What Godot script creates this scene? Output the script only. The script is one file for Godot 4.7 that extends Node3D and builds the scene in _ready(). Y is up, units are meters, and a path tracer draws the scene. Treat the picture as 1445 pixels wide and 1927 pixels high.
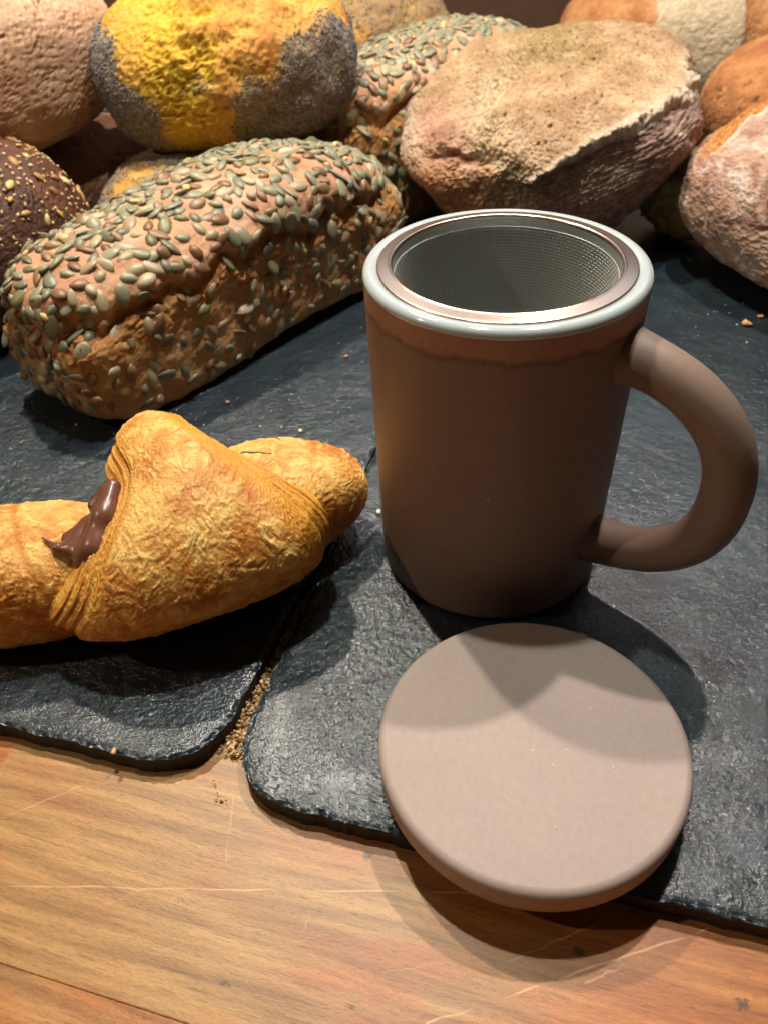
extends Node3D

# ---------------------------------------------------------------- helpers
var rng := RandomNumberGenerator.new()
var names := {}
const E1 := Vector3(0.9533, 0, 0.3021)      # along the table's boards
const E2 := Vector3(0.3021, 0, -0.9533)     # across the boards, away from the viewer

func srgb(r: float, g: float, b: float) -> Color:
	return Color(r / 255.0, g / 255.0, b / 255.0)

func ss(a: float, b: float, x: float) -> float:
	return smoothstep(a, b, x)

func gauss(x: float, w: float) -> float:
	return exp(-x * x / (w * w))

func fnl(sd: int, freq: float, oct := 1, ridged := false) -> FastNoiseLite:
	var n := FastNoiseLite.new()
	n.seed = sd
	n.noise_type = FastNoiseLite.TYPE_SIMPLEX_SMOOTH
	n.frequency = freq
	n.fractal_type = FastNoiseLite.FRACTAL_NONE if oct == 1 and not ridged else (FastNoiseLite.FRACTAL_RIDGED if ridged else FastNoiseLite.FRACTAL_FBM)
	n.fractal_octaves = oct
	return n

func cell(sd: int, freq: float) -> FastNoiseLite:
	var n := FastNoiseLite.new()
	n.seed = sd
	n.noise_type = FastNoiseLite.TYPE_CELLULAR
	n.frequency = freq
	n.cellular_return_type = FastNoiseLite.RETURN_DISTANCE
	return n

func numbered(called: String) -> String:
	if not names.has(called):
		names[called] = 0
		return called
	names[called] += 1
	return "%s_%03d" % [called, names[called]]

func tag(o: Node, label: String, category: String, group := "", kind := "") -> Node:
	if label != "":
		o.set_meta("label", label)
	if category != "":
		o.set_meta("category", category)
	if group != "":
		o.set_meta("group", group)
	if kind != "":
		o.set_meta("kind", kind)
	return o

func thing(called: String, label: String, category: String, at := Vector3.ZERO, b := Basis.IDENTITY, group := "") -> Node3D:
	var o := Node3D.new()
	o.name = numbered(called)
	add_child(o)
	o.transform = Transform3D(b, at)
	tag(o, label, category, group)
	return o

func obj(called: String, m: Mesh, mt: Material, parent: Node = self, at := Transform3D.IDENTITY) -> MeshInstance3D:
	var o := MeshInstance3D.new()
	o.name = numbered(called) if parent == self else called
	o.mesh = m
	o.material_override = mt
	o.cast_shadow = GeometryInstance3D.SHADOW_CASTING_SETTING_ON
	parent.add_child(o, true)
	o.transform = at
	return o

func many(called: String, m: Mesh, mt: Material, where: Array, cols: Array, parent: Node) -> MultiMeshInstance3D:
	var mm := MultiMesh.new()
	mm.transform_format = MultiMesh.TRANSFORM_3D
	mm.use_colors = cols.size() > 0
	mm.mesh = m
	mm.instance_count = where.size()
	for i in where.size():
		mm.set_instance_transform(i, where[i])
		if cols.size() > 0:
			mm.set_instance_color(i, cols[i])
	var o := MultiMeshInstance3D.new()
	o.name = called
	o.multimesh = mm
	o.material_override = mt
	parent.add_child(o, true)
	o.set_meta("kind", "stuff")
	return o

func arrays_mesh(V: PackedVector3Array, N: PackedVector3Array, I: PackedInt32Array, C := PackedColorArray(), UV := PackedVector2Array()) -> ArrayMesh:
	var a := []
	a.resize(Mesh.ARRAY_MAX)
	a[Mesh.ARRAY_VERTEX] = V
	a[Mesh.ARRAY_NORMAL] = N
	a[Mesh.ARRAY_INDEX] = I
	if C.size():
		a[Mesh.ARRAY_COLOR] = C
	if UV.size():
		a[Mesh.ARRAY_TEX_UV] = UV
	var m := ArrayMesh.new()
	m.add_surface_from_arrays(Mesh.PRIMITIVE_TRIANGLES, a)
	return m

func grid_normals(P: PackedVector3Array, nu: int, nv: int, wrap: bool, flip: float) -> PackedVector3Array:
	# P holds (nv+1) rows of (nu+1) points; with wrap the last column repeats the first
	var N := PackedVector3Array()
	N.resize(P.size())
	var w := nu + 1
	for j in nv + 1:
		var j0 := maxi(j - 1, 0)
		var j1 := mini(j + 1, nv)
		for i in nu + 1:
			var i0 := i - 1
			var i1 := i + 1
			if wrap:
				if i0 < 0: i0 = nu - 1
				if i1 > nu: i1 = 1
			else:
				i0 = maxi(i0, 0)
				i1 = mini(i1, nu)
			var c := (P[j * w + i1] - P[j * w + i0]).cross(P[j1 * w + i] - P[j0 * w + i])
			N[j * w + i] = c.normalized() * flip if c.length_squared() > 1e-24 else Vector3.ZERO
	# poles: borrow from the neighbouring row
	for j in [0, nv]:
		var inner: int = 1 if j == 0 else nv - 1
		if (P[j * w] - P[j * w + nu / 2]).length() < 1e-6:
			var s := Vector3.ZERO
			for i in nu:
				s += N[inner * w + i]
			for i in nu + 1:
				N[j * w + i] = s.normalized()
	return N

# a closed or open surface from a grid: base(u, v) -> point, skin(p, n, u, v) -> Color(r, g, b as sRGB, a = lift in millimetres)
func sculpt(base: Callable, skin: Callable, nu: int, nv: int, wrap := true) -> Dictionary:
	var w := nu + 1
	var P := PackedVector3Array()
	P.resize(w * (nv + 1))
	var mid := Vector3.ZERO
	for j in nv + 1:
		for i in nu + 1:
			var uu := float(i % nu) / nu if wrap else float(i) / nu
			P[j * w + i] = base.call(uu, float(j) / nv)
			mid += P[j * w + i]
	mid /= P.size()
	var N := grid_normals(P, nu, nv, wrap, 1.0)
	var s := 0.0
	for k in range(0, P.size(), 7):
		s += N[k].dot(P[k] - mid)
	var flip := -1.0 if s < 0.0 else 1.0
	if flip < 0.0:
		for k in N.size():
			N[k] = -N[k]
	var C := PackedColorArray()
	C.resize(P.size())
	var Q := PackedVector3Array()
	Q.resize(P.size())
	for j in nv + 1:
		for i in nu + 1:
			var k := j * w + i
			if wrap and i == nu:
				Q[k] = Q[j * w]
				C[k] = C[j * w]
				continue
			var c: Color = skin.call(P[k], N[k], float(i) / nu, float(j) / nv)
			Q[k] = P[k] + N[k] * (c.a * 0.001)
			c.a = 1.0
			C[k] = c.srgb_to_linear()
	N = grid_normals(Q, nu, nv, wrap, flip)
	var I := PackedInt32Array()
	I.resize(nu * nv * 6)
	var t := 0
	for j in nv:
		for i in nu:
			var a := j * w + i
			var b := a + 1
			var c := a + w
			var d := c + 1
			if flip > 0.0:
				I[t] = a; I[t + 1] = c; I[t + 2] = b; I[t + 3] = b; I[t + 4] = c; I[t + 5] = d
			else:
				I[t] = a; I[t + 1] = b; I[t + 2] = c; I[t + 3] = b; I[t + 4] = d; I[t + 5] = c
			t += 6
	return {"mesh": arrays_mesh(Q, N, I, C), "P": Q, "N": N, "C": C, "nu": nu, "nv": nv}

# a rounded block: direction (u round, v up) pushed out to a superellipsoid
func block(u: float, v: float, a: float, b_up: float, b_dn: float, c: float, n_up: float, n_dn: float) -> Vector3:
	var az := TAU * u
	var el := (v - 0.5) * PI
	var b := b_up if el > 0 else b_dn
	var d := Vector3(cos(el) * cos(az) * a, sin(el) * b, cos(el) * sin(az) * c)
	var n := lerpf(n_dn, n_up, ss(-0.15, 0.35, sin(el)))
	var r := pow(pow(absf(d.x / a), n) + pow(absf(d.y / b), n) + pow(absf(d.z / c), n), -1.0 / n)
	return d * r

func tube(pts: PackedVector3Array, radii: PackedFloat32Array, sides: int, squash := 1.0) -> ArrayMesh:
	var V := PackedVector3Array()
	var N := PackedVector3Array()
	var I := PackedInt32Array()
	var up := Vector3.UP
	for k in pts.size():
		var d := (pts[mini(k + 1, pts.size() - 1)] - pts[maxi(k - 1, 0)]).normalized()
		var s := d.cross(up)
		if s.length() < 0.05:
			s = d.cross(Vector3.RIGHT)
		s = s.normalized()
		var q := s.cross(d).normalized()
		for i in sides + 1:
			var an := TAU * i / sides
			var dir := s * cos(an) + q * sin(an) * squash
			V.append(pts[k] + dir * radii[k])
			N.append((s * cos(an) + q * sin(an) / squash).normalized())
	for k in pts.size() - 1:
		for i in sides:
			var a := k * (sides + 1) + i
			var b := a + 1
			var c := a + sides + 1
			I.append_array(PackedInt32Array([a, b, c, b, c + 1, c]))
	return arrays_mesh(V, N, I)

# outline in (radius, height) turned about the y axis; tint(angle, k, p) -> sRGB colour
func lathe(prof: PackedVector2Array, sides: int, tint = null, wob = null) -> ArrayMesh:
	var V := PackedVector3Array()
	var C := PackedColorArray()
	var I := PackedInt32Array()
	var w := sides + 1
	for k in prof.size():
		for i in w:
			var an := TAU * (i % sides) / sides
			var p := Vector3(prof[k].x * cos(an), prof[k].y, prof[k].x * sin(an))
			if wob != null:
				p = wob.call(p, an, k)
			V.append(p)
			if tint != null:
				var c: Color = tint.call(an, k, p)
				C.append(c.srgb_to_linear())
	# profile runs bottom to top on the outside
	var N := PackedVector3Array()
	N.resize(V.size())
	for k in prof.size():
		var k0 := maxi(k - 1, 0)
		var k1 := mini(k + 1, prof.size() - 1)
		for i in w:
			var i0 := i - 1 if i > 0 else sides - 1
			var i1 := i + 1 if i < sides else 1
			var c := (V[k1 * w + i] - V[k0 * w + i]).cross(V[k * w + i1] - V[k * w + i0])
			N[k * w + i] = c.normalized() if c.length_squared() > 1e-22 else Vector3(0, signf((prof[k1] - prof[k0]).x) * -1.0 if absf((prof[k1] - prof[k0]).x) > 1e-7 else 1.0, 0)
	for k in prof.size() - 1:
		for i in sides:
			var a := k * w + i
			var b := a + 1
			var c := a + w
			I.append_array(PackedInt32Array([a, b, c, b, c + 1, c]))
	return arrays_mesh(V, N, I, C)

func arc(prof: PackedVector2Array, c: Vector2, r: float, a0: float, a1: float, n: int) -> void:
	for i in n + 1:
		var a := deg_to_rad(lerpf(a0, a1, float(i) / n))
		prof.append(c + Vector2(cos(a), sin(a)) * r)

# ---------------------------------------------------------------- textures
func grey(w: int, h: int, n: FastNoiseLite) -> PackedByteArray:
	var im := n.get_seamless_image(w, h, false, false, 0.15)
	im.convert(Image.FORMAT_L8)
	return im.get_data()

func tex(w: int, h: int, fmt: int, d: PackedByteArray) -> ImageTexture:
	return ImageTexture.create_from_image(Image.create_from_data(w, h, false, fmt, d))

# sums seamless noises: list of [noise, weight]; returns bytes
func blend(s: int, list: Array) -> PackedByteArray:
	var out := PackedByteArray()
	out.resize(s * s)
	var parts := []
	for l in list:
		parts.append(grey(s, s, l[0]))
	for k in s * s:
		var v := 0.0
		for q in parts.size():
			v += parts[q][k] * float(list[q][1])
		out[k] = clampi(int(v), 0, 255)
	return out

func shade_tex(s: int, h: PackedByteArray, lo: Color, hi: Color) -> ImageTexture:
	var d := PackedByteArray()
	d.resize(s * s * 3)
	for k in s * s:
		var t := h[k] / 255.0
		d[k * 3] = int(255 * lerpf(lo.r, hi.r, t))
		d[k * 3 + 1] = int(255 * lerpf(lo.g, hi.g, t))
		d[k * 3 + 2] = int(255 * lerpf(lo.b, hi.b, t))
	return tex(s, s, Image.FORMAT_RGB8, d)

var crumb_h: ImageTexture
var crumb_c: ImageTexture
var crust_h: ImageTexture
var crust_c: ImageTexture
var clay_h: ImageTexture
var clay_c: ImageTexture
var slate_h: ImageTexture
var slate_c: ImageTexture

func mat(rough: float, albedo: Color, tile := 0.0, height: Texture2D = null, depth_mm := 0.0, color: Texture2D = null, vcol := true) -> StandardMaterial3D:
	var m := StandardMaterial3D.new()
	m.roughness = rough
	m.albedo_color = albedo
	m.vertex_color_use_as_albedo = vcol
	if tile > 0.0:
		m.uv1_triplanar = true
		m.uv1_scale = Vector3.ONE / tile
	if color:
		m.albedo_texture = color
	if height:
		m.heightmap_enabled = true
		m.heightmap_texture = height
		m.heightmap_scale = depth_mm * 0.1
	return m

# ---------------------------------------------------------------- seeds
func seed_mesh(l: float, w: float, th: float, sides: int, rings: int, point := 0.75) -> ArrayMesh:
	var V := PackedVector3Array()
	var N := PackedVector3Array()
	var I := PackedInt32Array()
	for k in rings + 1:
		var t := float(k) / rings
		var r := pow(sin(PI * pow(t, point)), 0.72) if k > 0 and k < rings else 0.0
		var x := (t - 0.5) * l
		for i in sides + 1:
			var an := TAU * i / sides
			V.append(Vector3(x, sin(an) * r * th * 0.5, cos(an) * r * w * 0.5))
			var nn := Vector3((t - 0.5) * 2.2 * w / l, sin(an) * w / th * 0.6 * maxf(r, 0.2), cos(an) * maxf(r, 0.05))
			N.append(nn.normalized())
	for k in rings:
		for i in sides:
			var a := k * (sides + 1) + i
			var c := a + sides + 1
			I.append_array(PackedInt32Array([a, a + 1, c, a + 1, c + 1, c]))
	return arrays_mesh(V, N, I)

# scatter over a sculpted surface: accept(p, n) -> chance; returns Transform3D list
func scatter(s: Dictionary, count: int, gap: float, accept: Callable, sink: float, tilt: float, tries: int) -> Array:
	var out := []
	var P: PackedVector3Array = s.P
	var N: PackedVector3Array = s.N
	var at := PackedVector3Array()
	var hash := {}
	var g2 := gap * gap
	for t in tries:
		if out.size() >= count:
			break
		var k := rng.randi() % P.size()
		var p := P[k]
		var n := N[k]
		if rng.randf() > float(accept.call(p, n)):
			continue
		var ok := true
		var cx := int(floor(p.x / gap))
		var cy := int(floor(p.y / gap))
		var cz := int(floor(p.z / gap))
		for dx in [-1, 0, 1]:
			for dy in [-1, 0, 1]:
				for dz in [-1, 0, 1]:
					var key := Vector3i(cx + dx, cy + dy, cz + dz)
					if hash.has(key):
						for q in hash[key]:
							if (q - p).length_squared() < g2:
								ok = false
		if not ok:
			continue
		var key2 := Vector3i(cx, cy, cz)
		if not hash.has(key2):
			hash[key2] = []
		hash[key2].append(p)
		var x := n.cross(Vector3(rng.randfn(), rng.randfn(), rng.randfn())).normalized()
		var b := Basis(x, n, x.cross(n)).rotated(x, rng.randfn() * tilt)
		b = b.rotated(b.z.normalized(), rng.randfn() * tilt * 0.6)
		out.append(Transform3D(b, p + n * sink))
	return out

func scaled(t: Transform3D, lo: float, hi: float) -> Transform3D:
	var k := rng.randf_range(lo, hi)
	return Transform3D(t.basis.scaled_local(Vector3(k * rng.randf_range(0.9, 1.12), rng.randf_range(0.8, 1.25), k)), t.origin)

# the seeds that show largest become parts of their own, the rest one part
func seed_parts(parent: Node3D, list: Array, meshes: Array, mats: Array, most: int) -> void:
	var eye := parent.global_transform.affine_inverse() * cam.global_position
	var ranked := []
	for t in list:
		var to: Vector3 = eye - t.origin
		var face: float = t.basis.y.normalized().dot(to.normalized())
		ranked.append([(face + 0.25) / to.length_squared() if face > -0.1 else -1.0, t])
	ranked.sort_custom(func(a, b): return a[0] > b[0])
	var rest := []
	var rest_c := []
	for k in ranked.size():
		if k < most and ranked[k][0] > 0.0:
			obj("pumpkin_seed", meshes[k % meshes.size()], mats[rng.randi() % mats.size()], parent, ranked[k][1])
		else:
			rest.append(ranked[k][1])
	if rest.size():
		many("pumpkin_seeds", meshes[0], mats[0], rest, rest_c, parent)

var cam: Camera3D

# ---------------------------------------------------------------- scene
func _ready() -> void:
	rng.seed = 20240611
	# camera
	cam = Camera3D.new()
	cam.name = "camera"
	add_child(cam)
	cam.transform = Transform3D(Basis(Vector3(0.998395, -0.042423, 0.037350), Vector3(0.056640, 0.746720, -0.662723), Vector3(0.0, 0.663800, 0.747900)).orthonormalized(), Vector3(0, 0.22381, 0))
	cam.fov = 66.19
	cam.near = 0.01
	cam.far = 20.0
	cam.current = true
	var lens := CameraAttributesPhysical.new()
	lens.frustum_focal_length = 18.407
	lens.frustum_focus_distance = 0.27
	lens.frustum_near = 0.01
	lens.frustum_far = 20.0
	lens.exposure_aperture = 11.0
	cam.attributes = lens
	# surroundings: the dim warm light of the shop
	var we := WorldEnvironment.new()
	we.name = "surroundings"
	var env := Environment.new()
	env.background_mode = Environment.BG_COLOR
	env.background_color = Color(0.19, 0.163, 0.142)
	env.background_energy_multiplier = 1.0
	env.tonemap_mode = Environment.TONE_MAPPER_LINEAR
	env.tonemap_exposure = 1.0
	env.sdfgi_enabled = true
	env.ssao_enabled = true
	env.ssil_enabled = true
	we.environment = env
	add_child(we)
	# the display lamps hanging over the loaves
	lamp("display_lamp", Vector3(-0.197, 0.80, -0.63), Color(1.0, 0.95, 0.87), 0.62)
	lamp("display_lamp_behind", Vector3(0.218, 0.80, -0.53), Color(1.0, 0.94, 0.90), 0.54)
	lamp("display_lamp_above", Vector3(-0.027, 0.80, -0.34), Color(0.98, 1.0, 0.95), 0.32)
	lamp("room_lamp", Vector3(-0.92, 0.85, -0.10), Color(1.0, 0.90, 0.78), 0.26)
	# the lit ceiling further back in the shop
	var al := AreaLight3D.new()
	al.name = "shop_ceiling_light"
	al.area_size = Vector2(1.6, 0.5)
	al.light_energy = 0.28
	al.light_color = Color(0.90, 0.95, 1.0)
	al.area_range = 6.0
	al.shadow_enabled = true
	add_child(al)
	al.look_at_from_position(Vector3(0.45, 1.15, -1.75), Vector3(0.05, 0.0, -0.3))

	make_textures()
	build_table()
	build_slates()
	build_mug()
	build_lid()
	build_croissant()
	build_breads()
	build_crumbs()

func lamp(called: String, at: Vector3, c: Color, e: float) -> void:
	var l := OmniLight3D.new()
	l.name = called
	l.position = at
	l.light_color = c
	l.light_energy = e
	l.light_size = 0.012
	l.omni_range = 5.0
	l.omni_attenuation = 2.0
	l.shadow_enabled = true
	add_child(l)

func make_textures() -> void:
	var s := 512
	var h := blend(s, [[fnl(11, 0.012, 4), 0.5], [fnl(12, 0.05, 3), 0.35], [fnl(13, 0.16, 2), 0.25]])
	crumb_h = tex(s, s, Image.FORMAT_L8, h)
	crumb_c = shade_tex(s, blend(s, [[fnl(14, 0.02, 4), 0.55], [fnl(13, 0.16, 2), 0.45]]), Color(0.84, 0.80, 0.75), Color(1, 1, 1))
	s = 1024
	var rid := fnl(15, 0.018, 6, true)
	rid.fractal_gain = 0.62
	var pores := cell(16, 0.035)
	var hh := blend(s, [[rid, 0.20], [fnl(17, 0.035, 5), 0.55], [pores, 0.16], [fnl(18, 0.2, 2), 0.20]])
	crust_h = tex(s, s, Image.FORMAT_L8, hh)
	crust_c = shade_tex(s, blend(s, [[fnl(19, 0.012, 5), 0.5], [fnl(20, 0.09, 4), 0.55]]), Color(0.78, 0.73, 0.67), Color(1, 1, 1))
	s = 512
	var c := blend(s, [[fnl(21, 0.25, 2), 0.55], [fnl(22, 0.02, 3), 0.45]])
	clay_h = tex(s, s, Image.FORMAT_L8, c)
	clay_c = shade_tex(s, c, Color(0.90, 0.89, 0.88), Color(1, 1, 1))
	s = 1024
	var a := grey(s, s, fnl(31, 0.028, 4, true))
	var b := grey(s, s, fnl(32, 0.012, 4))
	var d := grey(s, s, cell(33, 0.07))
	var f := grey(s, s, fnl(34, 0.11, 3, true))
	var hs := PackedByteArray()
	hs.resize(s * s)
	for k in s * s:
		# thin cleft layers: flat plateaus with small broken steps
		var q := b[k] / 255.0 * 7.0 + f[k] / 255.0 * 0.5
		var stp := (floorf(q) + smoothstep(0.0, 0.22, q - floorf(q))) / 7.5
		hs[k] = clampi(int(stp * 150.0 + a[k] * 0.16 + d[k] * 0.06 + f[k] * 0.18), 0, 255)
	slate_h = tex(s, s, Image.FORMAT_L8, hs)
	slate_c = shade_tex(512, blend(512, [[fnl(35, 0.006, 4), 0.6], [fnl(36, 0.06, 3), 0.4]]), Color(0.62, 0.66, 0.66), Color(1.0, 1.0, 1.0))

# ---------------------------------------------------------------- table
func wood_texture(W: int, H: int, dark: float) -> Array:
	# W along the grain (0.30 m), H across it (0.11 m)
	var warp := fnl(41, 0.004, 2)
	var streak := fnl(42, 1.0, 3)
	var fibre := fnl(43, 1.0, 2)
	var patch := fnl(44, 0.006, 3)
	var pore := fnl(45, 1.0, 1)
	var col := PackedByteArray()
	col.resize(W * H * 3)
	var hei := PackedByteArray()
	hei.resize(W * H)
	for y in H:
		for x in W:
			var wy := y + warp.get_noise_2d(x * 0.5, y) * 9.0
			var st := streak.get_noise_2d(x * 0.0022, wy * 0.030) * 0.8 + streak.get_noise_2d(x * 0.006 + 50.0, wy * 0.11) * 0.35
			var fi := fibre.get_noise_2d(x * 0.05, wy * 0.50)
			var fg := fibre.get_noise_2d(x * 0.33 + 90.0, wy * 0.45)
			var pa := patch.get_noise_2d(x * 0.6, wy * 1.6) * 1.3
			var po := ss(0.55, 0.85, pore.get_noise_2d(x * 0.011, wy * 0.22 + 300.0)) * (0.45 + 0.55 * fi)
			var t := clampf(0.5 + st * 0.85 + fg * 0.12, 0, 1)
			var red := clampf(ss(W * 0.28, W * 0.66, x + pa * 240.0) * 0.85 + pa * 0.3, 0, 1)
			var r := lerpf(lerpf(136, 182, t), lerpf(146, 186, t), red)
			var g := lerpf(lerpf(96, 138, t), lerpf(83, 118, t), red)
			var bl := lerpf(lerpf(54, 84, t), lerpf(42, 63, t), red)
			po = maxf(po, 0.55 * ss(0.42, 0.62, fibre.get_noise_2d(x * 0.018 + 400.0, wy * 0.62)))
			var lum := r * 0.35 + g * 0.45 + bl * 0.2
			r = lerpf(r, lum, 0.03)
			g = lerpf(g, lum, 0.03)
			bl = lerpf(bl, lum, 0.03)
			var k := 1.0 + fi * 0.08 + fg * 0.09 - po * 0.32
			k *= dark
			var o := (y * W + x) * 3
			col[o] = clampi(int(r * k), 0, 255)
			col[o + 1] = clampi(int(g * k), 0, 255)
			col[o + 2] = clampi(int(bl * k * (1.0 - po * 0.1)), 0, 255)
			hei[y * W + x] = clampi(int(150 + fi * 40 + fg * 26 + st * 20 - po * 60), 0, 255)
	return [col, hei]

func scratch(col: PackedByteArray, hei: PackedByteArray, W: int, H: int, a: Vector2, b: Vector2, strength: float, wide: float, lum: float) -> void:
	var n := int((b - a).length() * 1.5)
	var nz := fnl(int(a.x) + 7, 0.02, 2)
	for i in n + 1:
		var t := float(i) / n
		var p := a.lerp(b, t) + (b - a).orthogonal().normalized() * nz.get_noise_1d(t * 300.0) * 2.5
		var s := strength * clampf(0.50 + nz.get_noise_1d(i * 0.35 + 999.0) * 1.1, 0.0, 1.0)
		var R := int(ceil(wide))
		for dy in range(-R, R + 1):
			for dx in range(-R, R + 1):
				var x := int(p.x) + dx
				var y := int(p.y) + dy
				if x < 0 or y < 0 or x >= W or y >= H:
					continue
				var f := s * clampf(1.0 - Vector2(dx, dy).length() / (wide + 0.4), 0, 1)
				var o := (y * W + x) * 3
				f *= 0.7
				col[o] = int(lerpf(col[o], 232 * lum, f))
				col[o + 1] = int(lerpf(col[o + 1], 196 * lum, f))
				col[o + 2] = int(lerpf(col[o + 2], 150 * lum, f))
				hei[y * W + x] = int(lerpf(hei[y * W + x], 60, f * 0.7))

func build_table() -> void:
	var W := 1500
	var H := 550
	var wt := wood_texture(W, H, 1.0)
	var col: PackedByteArray = wt[0]
	var hei: PackedByteArray = wt[1]
	# plank texture: x = (e1 + 0.17) * 5000, y = (e2 - 0.0455) * 5000
	var lines := [[-0.1454, 0.0635, 0.0058, 0.1005, 0.75, 1.0], [-0.0161, 0.0612, 0.0534, 0.1029, 0.6, 1.4], [0.0026, 0.0813, 0.0339, 0.1037, 0.5, 1.2],
		[-0.0537, 0.0868, -0.0538, 0.0755, 0.45, 1.0], [-0.0893, 0.1067, -0.0833, 0.0872, 0.4, 0.9], [-0.1587, 0.0818, -0.1266, 0.1089, 0.4, 1.0], [-0.1643, 0.0897, -0.1322, 0.1016, 0.4, 1.0],
		[0.0222, 0.0809, 0.0394, 0.0933, 0.5, 1.2], [-0.03, 0.07, 0.02, 0.09, 0.3, 0.8], [-0.12, 0.06, -0.09, 0.085, 0.25, 0.8], [-0.07, 0.05, -0.02, 0.055, 0.3, 0.7]]
	for l in lines:
		scratch(col, hei, W, H, Vector2((l[0] + 0.17) * 5000, (l[1] - 0.0455) * 5000), Vector2((l[2] + 0.17) * 5000, (l[3] - 0.0455) * 5000), l[4], l[5], 1.0)
	for i in 46:
		var a := Vector2(rng.randf() * W, rng.randf() * H)
		var an := rng.randfn() * 0.5 + (0.6 if rng.randf() < 0.6 else -0.9)
		scratch(col, hei, W, H, a, a + Vector2(cos(an), sin(an)) * rng.randf_range(20, 120), rng.randf_range(0.12, 0.35), 0.8, 1.0)
	for sp in [[-0.0705, 0.0566, 12, 3], [0.0575, 0.1055, 10, 9], [-0.0429, 0.0991, 7, 7], [0.0612, 0.086, 9, 7], [-0.0357, 0.0599, 5, 4], [0.02, 0.088, 8, 5]]:
		var c := Vector2((sp[0] + 0.17) * 5000, (sp[1] - 0.0455) * 5000)
		var nz := fnl(int(c.x), 0.12, 2)
		for y in range(int(c.y) - 40, int(c.y) + 40):
			for x in range(int(c.x) - 40, int(c.x) + 40):
				if x < 0 or y < 0 or x >= W or y >= H:
					continue
				var q := Vector2((x - c.x) / sp[2], (y - c.y) / sp[3]).length() + nz.get_noise_2d(x, y) * 0.7
				var f := 0.62 * (1.0 - ss(0.5, 1.15, q))
				var o := (y * W + x) * 3
				col[o] = int(lerpf(col[o], 62, f))
				col[o + 1] = int(lerpf(col[o + 1], 50, f))
				col[o + 2] = int(lerpf(col[o + 2], 44, f))
	var wm := StandardMaterial3D.new()
	wm.albedo_texture = tex(W, H, Image.FORMAT_RGB8, col)
	wm.heightmap_enabled = true
	wm.heightmap_texture = tex(W, H, Image.FORMAT_L8, hei)
	wm.heightmap_scale = 0.012
	wm.roughness = 0.42
	wm.metallic_specular = 0.45
	var table := Node3D.new()
	table.name = "tabletop"
	add_child(table)
	tag(table, "worn orange brown wooden tabletop of broad boards under the slates", "tabletop", "", "structure")
	# boards: broad planks side by side, joints 0.6 mm wide
	for k in range(-2, 9):
		var a0 := 0.0455 + k * 0.11
		var V := PackedVector3Array()
		var N := PackedVector3Array()
		var UV := PackedVector2Array()
		var I := PackedInt32Array()
		var ch := 0.0003
		var rows := [[a0 + 0.0001, -0.03, 0.0], [a0 + 0.0001, -0.008 - ch, 0.0], [a0 + 0.0001 + ch, -0.008, 0.5], [a0 + 0.11 - 0.0001 - ch, -0.008, 0.5], [a0 + 0.11 - 0.0001, -0.008 - ch, 1.0], [a0 + 0.11 - 0.0001, -0.03, 1.0]]
		var nr := [-E2, (-E2 + Vector3.UP).normalized(), Vector3.UP, Vector3.UP, (E2 + Vector3.UP).normalized(), E2]
		var shift := 0.37 * absf(k)
		for r in rows.size():
			for x in [-0.9, 0.9]:
				V.append(E1 * x + E2 * rows[r][0] + Vector3.UP * rows[r][1])
				N.append(nr[r])
				var vv: float = (rows[r][0] - a0) / 0.11
				UV.append(Vector2((x + 0.17) / 0.30 + shift, vv if k % 2 == 0 else 1.0 - vv))
		for r in rows.size() - 1:
			var q := r * 2
			I.append_array(PackedInt32Array([q, q + 2, q + 1, q + 1, q + 2, q + 3]))
		obj("plank", arrays_mesh(V, N, I, PackedColorArray(), UV), wm, table)
	# dark boards closing the back of the display
	var bm := mat(0.6, Color(0.30, 0.22, 0.17), 0.25, crumb_h, 0.3, crumb_c, false)
	var wall := Node3D.new()
	wall.name = "back_wall"
	add_child(wall)
	tag(wall, "dark brown boarded back of the display behind the loaves", "wall", "", "structure")
	for k in 5:
		var bx := BoxMesh.new()
		bx.size = Vector3(2.4, 0.0796, 0.02)
		obj("board", bx, bm, wall, Transform3D(Basis.IDENTITY, Vector3(0.0, 0.035 + k * 0.08, -1.02 + 0.003 * (k % 2))))

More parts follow.
